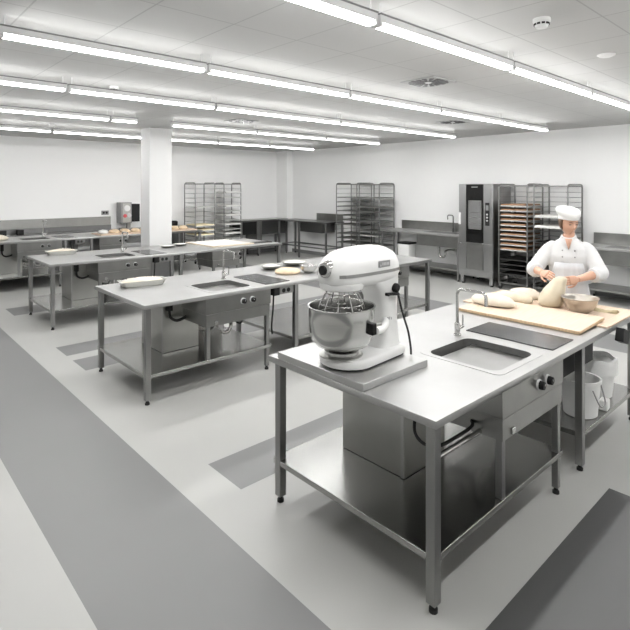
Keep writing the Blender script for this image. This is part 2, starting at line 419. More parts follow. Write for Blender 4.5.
def superring(x, cy, cz, hw, hu, hd, n=28, e=2.6):
    ring = []
    for k in range(n):
        a = 2*PI*k/n; c, s = math.cos(a), math.sin(a)
        y = math.copysign(abs(c)**(2/e), c)*hw; z = math.copysign(abs(s)**(2/e), s)*(hu if s > 0 else hd)
        ring.append((x, cy+y, cz+z))
    return ring
def mixer():
    ox, oy, oz = 2.27, 2.04, .9405
    t = thing('stand_mixer', 'large white planetary stand mixer with steel bowl on the nearest bench', 'stand mixer', (ox,oy,oz))
    W = lambda x: x-ox
    # base with rounded outline
    def outline(g=0):
        x0, x1, w = W(1.965)-g, W(2.50)+g, .165+g
        pts = []
        for k in range(13):
            a = PI/2 + PI*k/12; pts.append((x0+.155+.155*math.cos(a)*1.0, w*math.sin(a)))
        pts += [(x1-.06,-w*.86),(x1-.015,-w*.80),(x1,-w*.6),(x1,w*.6),(x1-.015,w*.80),(x1-.06,w*.86)]
        return pts
    def sc(pts, s, dx=0): 
        cx = W(2.26); return [(cx+(x-cx)*s+dx, y*s) for x,y in pts]
    base = MB(); o = outline()
    base.rings([[(x,y,.010) for x,y in sc(o,.99)], [(x,y,.018) for x,y in o], [(x,y,.042) for x,y in o], [(x,y,.055) for x,y in sc(o,.965)], [(x,y,.060) for x,y in sc(o,.90)]])
    bo = base.build('base', 'white', t, smooth=True, angle=60)
    MB().prism(sc(o,.965), 0, .012).build('base_gasket', 'rubber', bo)
    MB().lathe([(.125,.0585),(.125,.064),(.118,.066),(.001,.066)], (W(2.07),0,0), n=32, cap1=False).build('bowl_seat', 'panel', t, smooth=True)
    # column
    col = MB(); rings = []
    for z, xa, xb, hw in ((.050,2.29,2.495,.118),(.085,2.320,2.492,.110),(.16,2.335,2.490,.102),(.26,2.340,2.490,.098),(.34,2.335,2.490,.098),(.40,2.30,2.492,.102),(.45,2.24,2.490,.108),(.50,2.20,2.480,.11)):
        a, b = W(xa), W(xb)
        rings.append([(x,y,z) for x,y in rrect(a,-hw,b,hw,min(.055,hw*.6),4)])
    col.rings(rings).build('column', 'white', t, smooth=True, angle=60)
    # head: loft along x
    hd = MB(); rings = []
    cz = .515
    for x, hw, hu, hdn in ((1.950,.050,.036,.040),(1.955,.066,.052,.052),(1.970,.088,.076,.066),(2.00,.108,.106,.078),(2.05,.121,.130,.084),(2.12,.128,.142,.086),(2.22,.131,.148,.086),(2.33,.130,.147,.085),(2.40,.124,.138,.082),(2.45,.113,.118,.076),(2.480,.095,.088,.065),(2.494,.070,.058,.048),(2.498,.04,.03,.03)):
        rings.append(superring(W(x), 0, cz, hw, hu, hdn))
    h = hd.rings(rings).build('motor_head', 'white', t, smooth=True, angle=80)
    # chrome trim band
    tb = MB(); pr = []
    for x, hw in ((1.970,.089),(2.00,.1085),(2.05,.1215),(2.12,.1285),(2.22,.1315),(2.33,.1305),(2.40,.1245),(2.45,.1135),(2.482,.094)):
        pr.append((W(x), hw+.002))
    out = [(x,-y) for x,y in pr] + [(x,y) for x,y in reversed(pr)]
    tb.prism(out, cz-.006, cz+.012).build('trim_band', 'leg', h)
    # planetary housing
    MB().lathe([(.125,.470),(.126,.450),(.122,.436),(.108,.430),(.105,.428)], (W(2.075),0,0), n=36).build('planetary_housing', 'white', t, smooth=True)
    # attachment hub on the nose
    hub = MB().lathe([(.052,.03),(.052,-.002),(.046,-.008),(.044,-.028),(.038,-.032)], (W(1.965),-.0,.55), n=26, axis='x').build('attachment_hub', 'chrome', h, smooth=True)
    MB().lathe([(.028,0),(.026,-.014),(.012,-.016)], (W(1.965)-.030,0,.55), n=20, axis='x').build('hub_knob', 'black', t, smooth=True)
    # bowl
    bc = (W(2.075), 0, 0)
    prof = [(.090,.066),(.098,.068),(.098,.086),(.075,.092),(.10,.098),(.145,.118),(.172,.150),(.184,.20),(.187,.26),(.188,.325),(.194,.332),(.194,.338),(.184,.338),(.181,.326),(.180,.26),(.176,.20),(.165,.155),(.135,.124),(.09,.108),(.001,.104)]
    bw = MB().lathe(prof, bc, n=56, cap1=False).build('mixing_bowl', 'chrome', t, smooth=True, angle=50)
    for s in (-1,1):
        MB().box((bc[0]+.05,s*.187-.012,.20),(bc[0]+.12,s*.187+.012,.255)).build('bowl_lug', 'panel', bw, bevel=.004)
    for s in (-1,1):
        arm = smooth_path([(W(2.36),s*.085,.215),(W(2.29),s*.14,.215),(W(2.20),s*.195,.218),(W(2.135),s*.205,.22)])
        MB().tube(arm, .022, 10).build('bowl_arm', 'white', t, smooth=True)
        MB().box((W(2.10),s*.198-.014,.20),(W(2.135),s*.198+.020,.265)).build('bowl_clamp', 'black', t, bevel=.005)
    # whisk
    wk = MB().lathe([(.016,.44),(.016,.35),(.026,.345),(.026,.325),(.014,.32)], bc, n=16).build('whisk', 'chrome', t, smooth=True)
    cage = MB()
    nw = 10
    for k in range(nw):
        a = 2*PI*k/nw; c, s = math.cos(a), math.sin(a)
        pts = [(bc[0]+c*r, s*r, z) for r, z in ((.080,.428),(.100,.395),(.128,.335),(.135,.285),(.120,.23),(.08,.18),(.02,.155))]
        cage.tube(smooth_path(pts,4), .0032, 6)
    for r, z in ((.092,.410),(.122,.348),(.136,.29)):
        cage.tube([(bc[0]+r*math.cos(2*PI*k/32), r*math.sin(2*PI*k/32), z) for k in range(33)], .0032, 6)
    cage.build('whisk_cage', 'chrome', wk, smooth=True)
    # controls on the right-hand side
    lv = MB().tube([(W(2.35),-.098,.375),(W(2.41),-.125,.372),(W(2.43),-.130,.370)], .009, 8).build('speed_lever', 'black', t, smooth=True)
    MB().lathe([(.028,0),(.027,-.022),(.018,-.030)], (W(2.425),-.100,.405), n=20, axis='y').build('speed_knob', 'black', t, smooth=True)
    MB().lathe([(.010,0),(.010,-.022)], (W(2.35),-.098,.375), n=14, axis='y').build('lock_screw', 'black', t, smooth=True)
    # name plate with light marks, dark plate
    pl = MB().box((W(2.245),-.1345,.545),(W(2.345),-.1285,.583)).build('name_plate', 'grey', t, bevel=.002)
    mk = MB()
    mk.prism([(W(2.253),0),(W(2.265),0),(W(2.259),.012)], 0, .0015)
    o2 = mk.build('plate_emblem', 'dial', pl); o2.rotation_euler = (PI/2,0,0); o2.location = (0,-.1345,.553)
    for k in range(5): MB().box((W(2.272)+k*.013,-.1362,.556),(W(2.280)+k*.013,-.1343,.572)).build('plate_letter', 'dial', pl)
    for k, (w0, hh) in enumerate(((.010,.013),(.008,.010),(.004,.014),(.008,.009))):
        MB().box((W(2.36)+k*.012,-.1,.223-k*.002),(W(2.36)+k*.012+w0*.7,-.0965,.223+hh)).build('side_mark', 'grey', t)
    # cord
    hose([(W(2.43),-.115,.40),(W(2.44),-.125,.34),(W(2.465),-.135,.24),(W(2.50),-.145,.14),(W(2.505),-.16,.05),(W(2.49),-.175,.007)], .0065, t, name='power_cord')
    return t
mixer()

# ------------------------------------------------------------------ things on the nearest bench
tt = thing('kneading_board', 'long pale wooden kneading board on the nearest bench behind the hob', 'board', (3.83,1.40,.9015))
tt.rotation_euler = (0,-math.radians(2.15),0)
MB().prism(rrect(0,0,.49,.98,.012,3), 0, .024).build('board_panel', 'woodb', tt, bevel=.003)
M['seam'] = M['woodedge']
MB().box((.0,-.002,.003),(.488,.0,.021)).build('end_grain', 'woodedge', tt)
MB().box((-.0025,.002,.002),(0,.978,.022)).build('edge_strip', 'woodedge', tt)
tag(MB().prism(rrect(4.155,1.320,4.885,2.53,.006,2), .9005, .9130).build('board', 'wood', bevel=.002), 'thin pale wooden board covering the right end of the nearest bench', 'board')

def loaf(name, label, c, r, seed, mat, cat, rot=0., group=None, amp=.05, flat=.4):
    return tag(MB().blob((0,0,0), r, 28, 16, seed, amp, flat, rot).build(name, mat, smooth=True, loc=c), label, cat, group)
loaf('dough_loaf', 'long pale dough loaf at the left end of the kneading board, behind the faucet', (4.10,2.20,.942), (.095,.20,.06), 1, 'doughw', 'dough', .12)
loaf('dough_loaf', 'dough loaf between the left loaf and the dough being kneaded', (4.46,2.20,.914), (.10,.17,.058), 2, 'dough', 'dough', .35)
loaf('dough_loaf', 'flat dough lump behind the other loaves at the table end', (4.70,2.20,.914), (.10,.16,.06), 3, 'doughw', 'dough', .1)
def kneaded():
    rings = []
    prof = [(.070,0),(.098,.012),(.106,.05),(.102,.10),(.090,.145),(.075,.185),(.064,.215),(.056,.240),(.040,.256)]
    for r, z in prof:
        ring = []
        for k in range(28):
            a = 2*PI*k/28
            q = r*(1+.05*math.sin(3*a+z*20)+.06*math.sin(2*a+1)*(z/.25))
            u = (z/.25)**1.6
            ring.append((q*math.cos(a) + .045*u, q*math.sin(a) - .075*u, z))
        rings.append(ring)
    o = MB().rings(rings).build('dough_lump', 'dough', smooth=True, loc=(4.53,1.90,.914), subsurf=1)
    tag(o, 'tall soft lump of dough pulled up by the baker\'s hands', 'dough')
kneaded()
def steel_bowl(name, label, c, R, H, cat='bowl', mat='chrome', group=None, content=None):
    prof = [(R*.42,.0),(R*.46,.004),(R*.70,H*.22),(R*.88,H*.55),(R*.97,H*.9),(R*1.0,H*.97),(R*1.035,H),(R*1.03,H*1.015),(R*.975,H*.985),(R*.93,H*.88),(R*.84,H*.55),(R*.66,H*.25),(R*.43,.010),(.001,.009)]
    if content:
        t = thing(name, label, cat, c, 0, group)
        MB().lathe(prof, n=40, cap1=False).build('bowl_shell', mat, t, smooth=True, angle=60)
        MB().blob((0,0,H*.62), (R*.84,R*.84,H*.45), 24, 10, 4, .04, .05).build('bowl_filling', content, t, smooth=True)
        return t
    return tag(MB().lathe(prof, n=44, cap1=False).build(name, mat, smooth=True, angle=60, loc=c), label, cat, group)
M['bowl'] = new_mat('satin_bowl_steel', (.56,.52,.47), .28, 1.)
steel_bowl('mixing_bowl', 'wide shiny steel bowl in front of the baker on the wooden board', (4.485,1.638,.9135), .140, .122, mat='bowl')
cl = MB()
n = 14; rg = []
for i in range(n+1):
    u = i/n; x = .0; L = .21
    w = .040+.014*math.sin(u*PI); hgt = .014+.010*math.sin(u*7+1)
    rg.append([(-w, u*-L, 0), (-w*.8, u*-L, hgt*.8), (-w*.2, u*-L, hgt*1.2), (w*.4, u*-L, hgt*.8), (w, u*-L, hgt*.5), (w*1.05, u*-L, 0)])
tag(cl.rings(rg).build('folded_cloth', 'cloth', smooth=True, loc=(4.66,1.62,.9135)), 'narrow olive brown folded cloth lying behind the steel bowl', 'cloth')

# buckets on the lower shelf
def bucket(label, c, r0, r1, h, group, handle=True, bag=False):
    t = thing('bucket', label, 'bucket', c, 0, group)
    MB().lathe([(r0*.94,0),(r0,.006),(r1,h-.02),(r1+.008,h-.02),(r1+.008,h),(r1-.006,h),(r0-.008,.012),(.001,.01)], n=36, cap1=False).build('tub', 'wplastic', t, smooth=True)
    if bag:
        rings = []
        for i,(rr,z) in enumerate(((1.07,h-.10),(1.09,h-.03),(1.06,h+.015),(.98,h+.02),(.94,h-.02),(.6,h-.035),(.1,h-.03))):
            rings.append([(r1*rr*(1+.02*math.sin(7*a+i))*math.cos(a), r1*rr*(1+.02*math.sin(9*a+i*2))*math.sin(a), z+.008*math.sin(5*a+i)) for a in [2*PI*k/40 for k in range(40)]])
        MB().rings(rings, cap0=False).build('liner_bag', 'bag', t, smooth=True)
    if handle:
        MB().tube(smooth_path([(-r1*.6,-r1*.85,h-.05),(-.05,-r1-.02,h-.16),(.05,-r1-.02,h-.16),(r1*.6,-r1*.85,h-.05)]), .005, 8).build('handle', 'grey', t, smooth=True)
    return t
bucket('white bucket standing nearest on the lower shelf, behind the bench leg', (4.03,1.47,.2665), .115,.135,.27, None)
bucket('white bin with a crumpled liner bag on the lower shelf behind the nearer bucket', (4.50,1.53,.2665), .125,.15,.29, None, handle=False, bag=True)
bucket('white bucket farther back on the lower shelf, behind the sink unit', (4.15,1.80,.2665), .13,.15,.28, None, handle=False)
w = thing('plastic_tub', 'small white lidded tub lying beside the bin on the lower shelf', 'tub', (4.235,1.372,.2665), .1)
MB().box((-.045,-.03,0),(.045,.03,.075)).build('tub_body', 'wplastic', w, bevel=.008)
MB().box((.0455,-.02,.02),(.048,.02,.055)).build('tub_label', 'grey', w)

# ------------------------------------------------------------------ tins, bowls on the other benches
def tin(label, c, rz, L=.47, W_=.20, H=.055, group='tins of dough'):
    t = thing('baking_tin', label, 'baking tin', c, rz, group)
    def rr(s, d): return rrect(-L/2*s-d,-W_/2*s-d,L/2*s+d,W_/2*s+d,.035)
    MB().rings([[(x,y,0) for x,y in rr(.86,0)],[(x,y,.004) for x,y in rr(.88,0)],[(x,y,H) for x,y in rr(1,0)],[(x,y,H+.002) for x,y in rr(1,.010)],[(x,y,H-.002) for x,y in rr(1,.008)],[(x,y,H-.002) for x,y in rr(.97,0)],[(x,y,.012) for x,y in rr(.86,0)]], cap1=True).build('tin_shell', 'tin', t, smooth=True)
    MB().blob((0,0,H*.55), (L*.46,W_*.46,.05), 28, 10, 3, .03, .05).build('dough_filling', 'doughw', t, smooth=True)
    return t
M['tin'] = new_mat('tin_metal', (.50,.50,.47), .35, 1.)
tin('oval baking tin of pale dough on the second bench\'s left end', (2.34,5.30,.9005), -.16)
tin('baking tin of pale dough on the third bench\'s left end', (2.49,8.62,.9005), -.12, L=.44)
loaf('round_loaf', 'flat round golden loaf beside the hob on the second bench', (3.97,4.83,.9005), (.16,.13,.052), 5, 'crust', 'loaf', -.6, None, .02, .3)
steel_bowl('flour_dish', 'shallow white-filled dish behind the golden loaf on the second bench', (4.02,5.22,.9005), .14, .05, 'dish', 'tin', None, 'flour')
steel_bowl('flour_dish', 'heaped dish of white flour at the back of the second bench', (4.46,5.28,.9005), .17, .05, 'dish', 'tin', None, 'flour')
steel_bowl('mixing_bowl', 'small steel bowl on the second bench just left of the mixer', (4.20,4.70,.9005), .115, .085)
steel_bowl('flour_dish', 'left one of the two shallow dishes on the third bench before the column', (4.14,8.33,.9005), .13, .035, 'dish', 'tin', None, 'flour')
steel_bowl('flour_dish', 'right one of the two shallow dishes on the third bench before the column', (4.42,8.40,.9005), .12, .04, 'dish', 'tin', None, 'flour')
b = thing('floured_board', 'large pale floured board on the far end of the third bench', 'board', (4.70,7.75,.9005))
M['flourwood'] = new_mat('floured_wood', (.62,.54,.43), .8, noise=.04, nscale=5)
MB().prism(rrect(0,0,.88,.98,.01,2), 0, .02).build('board_panel', 'flourwood', b, bevel=.002)
MB().prism(rrect(.03,.05,.84,.93,.05,3), .0195, .0225).build('flour_layer', 'flour', b)
tag(MB().box((0,0,0),(.44,.16,.014)).build('black_tray', 'black', bevel=.004, loc=(5.59,7.80,.9005)), 'flat black tray at the far right end of the third bench', 'tray')
# breads on the farthest bench
tag(MB().box((3.9,10.84,.9415),(6.15,11.42,.965)).build('long_board', 'wood', bevel=.002), 'long wooden board under the loaves on the farthest bench', 'board')
for i in range(9):
    x = 3.98+i*.235
    loaf('bread_loaf', 'pale golden loaf on the farthest bench\'s board, %s from the left' % ORD[i], (x+.06,11.12,.9652), (.105,.17,.058), 20+i, 'flour' if i == 0 else 'crust', 'loaf', random.uniform(-.2,.2), 'loaves on the farthest bench', .06, .35)
loaf('dough_slab', 'flat white dough slab at the left end of the farthest bench, cut by the frame', (2.05,11.36,.9415), (.26,.26,.07), 41, 'doughw', 'dough', 0)

# ------------------------------------------------------------------ racks and trays
def caster(x, y, parent):
    c = MB().box((x-.014,y-.02,.06),(x+.014,y+.02,.105)).build('caster', 'rack', parent)
    MB().lathe([(.034,-.012),(.040,-.010),(.040,.010),(.034,.012)], (x,y,.040), n=18, axis='x').build('wheel', 'rubber', c, smooth=True)
def rack(label, x0, y0, x1, y1, h, zlev, along, group='bakery tray racks', mat='rack'):
    t = thing('tray_rack', label, 'tray rack', (x0,y0,0), 0, group)
    w, d = x1-x0, y1-y0; r = .0125
    zt = h
    # two inverted-U end frames joined by rails
    ends = ((r, 'y'), (w-r, 'y')) if along == 'y' else ((r, 'x'), (d-r, 'x'))
    for p, _ in ends:
        if along == 'x':   # trays slide along x; the open faces are at x=0 and x=w; frames lie in planes x=const? use faces y=const
            q = [(r,p,.10),(r,p,zt-.07)] + arc((.07+r,p,zt-.07), .07, PI, PI/2, 5) + arc((w-r-.07,p,zt-.07), .07, PI/2, 0, 5) + [(w-r,p,.10)]
        else:
            q = [(p,r,.10),(p,r,zt-.07)] + arc((p,.07+r,zt-.07), .07, PI, PI/2, 5, (0,1,0)) + arc((p,d-r-.07,zt-.07), .07, PI/2, 0, 5, (0,1,0)) + [(p,d-r,.10)]
        MB().tube(q, .0145, 8).build('end_frame', mat, t, smooth=True)
    for z in (zt-.03, .13):
        if along == 'x':
            for x in (r, w-r): MB().box((x-.012,r,z-.012),(x+.012,d-r,z+.012)).build('cross_rail', mat, t)
            for y in (r, d-r): MB().box((r,y-.010,z-.012),(w-r,y+.010,z+.012)).build('side_rail', mat, t)
        else:
            for y in (r, d-r): MB().box((r,y-.012,z-.012),(w-r,y+.012,z+.012)).build('cross_rail', mat, t)
            for x in (r, w-r): MB().box((x-.010,r,z-.012),(x+.010,d-r,z+.012)).build('side_rail', mat, t)
    for z in zlev:
        for s in (0,1):
            if along == 'x':
                y = .014+s*(d-.028-.022)
                MB().box((.01,y,z-.010),(w-.01,y+.022,z-.002)).build('runner', mat, t)
            else:
                x = .014+s*(w-.028-.022)
                MB().box((x,.01,z-.010),(x+.022,d-.01,z-.002)).build('runner', mat, t)
    for z in zlev:
        if along == 'x': MB().box((w-.022,.014,z-.008),(w-.014,d-.014,z)).build('rear_stop', mat, t)
        else: MB().box((.014,d-.022,z-.008),(w-.014,d-.014,z)).build('rear_stop', mat, t)
    for x in (.03,w-.03):
        for y in (.03,d-.03): caster(x,y,t)
    return t
def tray(label, x0, y0, x1, y1, z, mat, group, filling=None, h=.022):
    t = thing('baking_tray', label, 'baking tray', ((x0+x1)/2,(y0+y1)/2,z), 0, group)
    a, b = (x1-x0)/2, (y1-y0)/2
    m = MB(); m.box((-a,-b,0),(a,b,.004))
    for q in (((-a,-b,.004),(a,-b+.004,h)),((-a,b-.004,.004),(a,b,h)),((-a,-b+.004,.004),(-a+.004,b-.004,h)),((a-.004,-b+.004,.004),(a,b-.004,h))): m.box(*q)
    m.build('tray_pan', mat, t)
    if filling:
        f = MB().prism(rrect(-a+.006,-b+.006,a-.006,b-.006,.02,3), .004, h+.026).build('tray_filling', filling, t, bevel=.012, seg=2)
    return t
M['traydark'] = new_mat('dark_baking_tray', (.035,.034,.033), .5, .4)
M['traypale'] = new_mat('pale_baking_tray', (.62,.62,.60), .4, .3)
M['traygrey'] = new_mat('grey_baking_tray', (.22,.22,.21), .45, .6)
def levels(z0, z1, n): return [z0+(z1-z0)*k/(n-1) for k in range(n)]
# beside the oven
lc = levels(.29, 1.865, 18)
rack('silver tray rack filled with brown bread, right beside the oven', 9.25,4.29,9.93,4.87,2.01, lc, 'x')
nb = 0
for i, z in enumerate(reversed(lc)):
    if 3 <= i <= 12:
        tray('tray of brown bread in the rack beside the oven, %s from the top' % ORD[nb], 9.265,4.325,9.90,4.835,z, 'traypale','bread trays beside the oven','bread', .02); nb += 1
k = 0
for i, z in enumerate(reversed(lc)):
    if i > 13:
        tray('empty dark tray under the bread in the rack beside the oven, %s of them downwards' % ORD[k], 9.265,4.325,9.90,4.835,z,'traydark','dark trays beside the oven'); k += 1
rack('tall silver tray rack behind the baker\'s shoulder', 9.25,3.57,9.93,4.19,2.00, lc, 'x')
k = 0
for i, z in enumerate(reversed(lc)):
    if i in (5,7):
        tray('pale tray in the rack behind the baker, %s' % ('upper one' if i == 5 else 'lower one'), 9.22,3.605,9.89,4.155,z,'traypale','pale trays behind the baker','flour',.02)
    elif i > 8 and i % 2 == 0 or i > 12:
        tray('dark tray in the rack behind the baker, %s of them downwards' % ORD[k], 9.265,3.605,9.90,4.155,z,'traydark','dark trays behind the baker'); k += 1
# by the right wall, middle
lb = levels(.30, 1.92, 15)
rack('grey tray rack by the right wall, left one of the middle pair', 9.35,8.66,9.93,9.40,2.06, lb, 'x')
rack('grey tray rack by the right wall, right one of the middle pair', 9.35,7.93,9.93,8.60,2.05, lb, 'x')
k = 0
for i, z in enumerate(reversed(lb)):
    if i in (2,3,4,5,6,7,8,10,11,12):
        tray('grey tray in the left rack of the middle pair, %s from the top' % ORD[k], 9.37,8.695,9.90,9.365,z,'traygrey','grey trays in the middle left rack'); k += 1
k = 0
for i, z in enumerate(reversed(lb)):
    if i in (2,4,5,7,9,10,12):
        tray('dull tray in the right rack of the middle pair, %s from the top' % ORD[k], 9.37,7.965,9.90,8.565,z,'traygrey' if i != 10 else 'traypale','dull trays in the middle right rack'); k += 1
# by the left wall
la = levels(.34, 1.92, 14)
rack('half-empty tray rack by the left wall, beside the column', 6.52,11.62,7.12,12.20,2.07, la, 'y')
rack('tray rack full of pale trays by the left wall', 7.36,11.60,7.92,12.08,2.07, la, 'y')
k = 0
for i, z in enumerate(reversed(la)):
    if i == 4: tray('grey tray high in the half-empty rack by the left wall', 6.555,11.60,7.085,12.17,z,'traypale','left wall rack trays')
    if i in (8,9,10):
        tray('tray of yellow dough in the half-empty rack, %s from the top' % ORD[k], 6.555,11.60,7.085,12.17,z,'traypale','yellow dough trays','butter',.02); k += 1
k = 0
for i, z in enumerate(reversed(la)):
    if i not in (0,3):
        tray('pale tray in the full rack by the left wall, %s from the top' % ORD[k], 7.395,11.56,7.885,12.05,z,'traypale','pale trays by the left wall','flour' if i in (1,4,6,8,10) else None,.02); k += 1

# ------------------------------------------------------------------ oven
def oven():
    ox, oy = 9.25, 5.345
    t = thing('oven', 'tall steel rack oven with a dark glass door against the right wall', 'oven', (ox,oy,0))
    # local: front at x=0, picture-left is +y
    w = .375
    MB().box((0,-w,.17),(.72,w,2.02)).build('body', 'oven', t, bevel=.004)
    for y in (-w+.06, w-.06):
        for x in (.06,.66):
            l = MB().box((x-.035,y-.035,.03),(x+.035,y+.035,.17)).build('leg', 'oven', t); 
            MB().lathe([(.03,.03),(.03,0)], (x,y,0), n=14).build('foot', 'black', l)
    yy = lambda f: w - 2*w*f
    d = MB().box((-.028,yy(.73),.85),(-.001,yy(.235),2.01)).build('door', 'dglass', t, bevel=.003)
    fr = MB()
    a0, a1, z0, z1 = yy(.31), yy(.69), 1.115, 1.69
    for q in (((a1,z0),(a0,z0+.014)),((a1,z1-.014),(a0,z1)),((a1,z0),(a1+.012,z1)),((a0-.012,z0),(a0,z1))):
        fr.box((-.034,q[0][0],q[0][1]),(-.027,q[1][0],q[1][1]))
    fr.build('window_frame', 'steel', d)
    MB().box((-.0295,a1+.012,z0+.014),(-.0275,a0-.012,z1-.014)).build('window_pane', 'winpane', d)
    for z in (1.22,1.33,1.44): MB().tube([(-.031,a1+.02,z),(-.031,a0-.02,z+.02)], .006, 6).build('rack_bar', 'steel', d)
    for k in range(8): MB().box((-.030,yy(.40)-k*.017-.011,1.95),(-.0275,yy(.40)-k*.017,1.966)).build('brand_letter', 'dial', d)
    MB().box((-.020,yy(.995),.85),(-.001,yy(.74),2.01)).build('control_column', 'oven', t, bevel=.003)
    cp = MB().box((-.026,yy(.91),1.20),(-.0195,yy(.79),1.65)).build('control_panel', 'black', t, bevel=.002)
    MB().box((-.028,yy(.89),1.50),(-.0255,yy(.81),1.60)).build('display', 'grey', cp)
    for k,z in enumerate((1.42,1.36,1.30)): MB().lathe([(.018,0),(.018,-.012)], (-.0255,yy(.85),z), n=16, axis='x').build('dial', 'dial', cp, smooth=True)
    MB().box((-.018,yy(.225),.85),(-.001,yy(.01),2.01)).build('hinge_panel', 'oven', t, bevel=.003)
    MB().box((-.060,yy(.085),1.20),(-.019,yy(.02),1.44)).build('door_handle', 'wplastic', t, bevel=.012)
    MB().box((-.020,yy(.99),.31),(-.001,yy(.735),.835)).build('lower_panel', 'oven', t, bevel=.003)
    MB().box((-.024,yy(.725),.31),(-.001,yy(.245),.835)).build('lower_door', 'steel', t, bevel=.003)
    MB().box((-.020,yy(.235),.31),(-.001,yy(.01),.835)).build('lower_panel', 'oven', t, bevel=.003)
    MB().lathe([(.022,0),(.022,-.02),(.012,-.03)], (-.018,yy(.08),.82), n=14, axis='x').build('latch', 'chrome', t, smooth=True)
    MB().box((-.018,yy(.99),.175),(-.001,yy(.01),.295)).build('plinth', 'oven', t, bevel=.003)
M['winpane'] = new_mat('oven_window', (.17,.17,.17), .12)
oven()

# ------------------------------------------------------------------ wall counters
def wall_sink(label, yl, yr, splash_l, z=.965, sink=(0,1), faucet_y=None, xf=9.30):
    """counter along the right wall; yl > yr"""
    L = yl-yr
    t = thing('wall_counter', label, 'counter', (xf,yr,0), 0, None)
    dx = XW-.015-xf
    MB().box((0,0,z-.04),(dx,L,z)).build('worktop', 'top', t, bevel=.003)
    MB().box((dx-.035,0,z),(dx,splash_l,z+.20)).build('backsplash', 'steel', t, bevel=.002)
    s0, s1 = sink
    ap = MB().box((.012,s0,z-.28),(.62,s1,z-.045)).build('sink_box', 'steel', t, bevel=.003)
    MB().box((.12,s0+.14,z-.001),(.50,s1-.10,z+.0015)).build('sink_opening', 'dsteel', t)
    for y in (.03, L-.03):
        for x in (.035, dx-.05): leg(x, y, z-.04, t, .02)
    MB().box((.02,.02,.20),(dx-.02,L-.02,.235)).build('shelf', 'steel', t, bevel=.003)
    c = (s0+s1)/2
    MB().tube(smooth_path([(.25,c+.1,z-.28),(.25,c+.1,.50),(.25,c+.06,.44),(.25,c-.02,.44),(.25,c-.06,.50),(.25,c-.06,.56),(.35,c-.06,.58),(.60,c-.06,.58)]), .024, 10).build('drain_trap', 'chrome', t, smooth=True)
    if faucet_y is not None:
        f = MB().lathe([(.024,0),(.024,.08),(.016,.085)], (dx-.10,faucet_y,z), n=16).build('faucet', 'dsteel', t, smooth=True)
        x = dx-.10
        pts = [(x,faucet_y,z+.08),(x,faucet_y,z+.33)]+arc((x,faucet_y+.04,z+.33), .04, PI, PI/2, 4, (0,1,0))+[(x,faucet_y+.11,z+.37)]+arc((x,faucet_y+.11,z+.34), .03, PI/2, 0, 4, (0,1,0))+[(x,faucet_y+.14,z+.27)]
        MB().tube(pts, .012, 8).build('spout', 'dsteel', f, smooth=True)
    return t
wall_sink('steel sink counter left of the oven, against the right wall', 7.86, 5.76, 1.97, sink=(.02,1.06), faucet_y=.50)
wall_sink('steel sink counter at the right edge behind the baker', 3.42, 1.60, 1.80, sink=(.02,1.55), z=.94)
t = thing('waste_bin', 'pale square bin under the sink counter left of the oven', 'bin', (9.52,7.25,.2355))
MB().rings([[(x,y,0) for x,y in rrect(-.13,-.15,.13,.15,.03,3)],[(x,y,.42) for x,y in rrect(-.15,-.17,.15,.17,.03,3)]]).build('bin_body', 'wplastic', t, smooth=True)
MB().prism(rrect(-.155,-.175,.155,.175,.03,3), .42, .46).build('bin_lid', 'black', t)

# corner table by the right wall
def frame_table(label, x0, y0, x1, y1, z, panels=True):
    t = thing('corner_table', label, 'table', (x0,y0,0))
    w, d = x1-x0, y1-y0
    MB().box((0,0,z-.035),(w,d,z)).build('tabletop', 'dsteel', t, bevel=.003)
    for x in (.03,w-.03):
        for y in (.03,d-.03): leg(x,y,z-.034,t,.022)
    leg(.03, d*.55, z-.034, t, .022)
    for y in (.03, d-.03): MB().box((.03,y-.015,.30),(w-.03,y+.015,.33)).build('stretcher', 'leg', t)
    for x in (.03, w-.03): MB().box((x-.015,.03,.30),(x+.015,d-.03,.33)).build('stretcher', 'leg', t)
    if panels:
        MB().box((.10,.25,z-.30),(w-.1,1.15,z-.036)).build('drawer_box', 'dsteel', t, bevel=.003)
        MB().box((w-.04,.02,z),(w-.01,1.05,z+.20)).build('backsplash', 'steel', t)
    return t
frame_table('dark steel open-frame table in the far corner by the right wall', 9.30, 9.72, 9.975, 11.75, 1.02)
# cabinets along the left wall to the corner
t = thing('wall_cabinet', 'long dark steel counter along the left wall, right of the racks', 'counter', (8.05,11.82,0))
MB().box((0,0,.985),(1.70,.59,1.025)).build('worktop', 'steel', t, bevel=.003)
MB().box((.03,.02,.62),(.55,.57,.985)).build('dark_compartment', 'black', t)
MB().box((.56,.02,.25),(.74,.57,.985)).build('divider_panel', 'steel', t, bevel=.003)
MB().box((.75,.02,.60),(1.60,.57,.985)).build('cabinet_box', 'dsteel', t, bevel=.003)
MB().box((.03,.02,.22),(1.66,.57,.25)).build('shelf', 'dsteel', t)
for x in (.03,.62,1.66):
    for y in (.03,.56): leg(x, y, .986, t, .025)
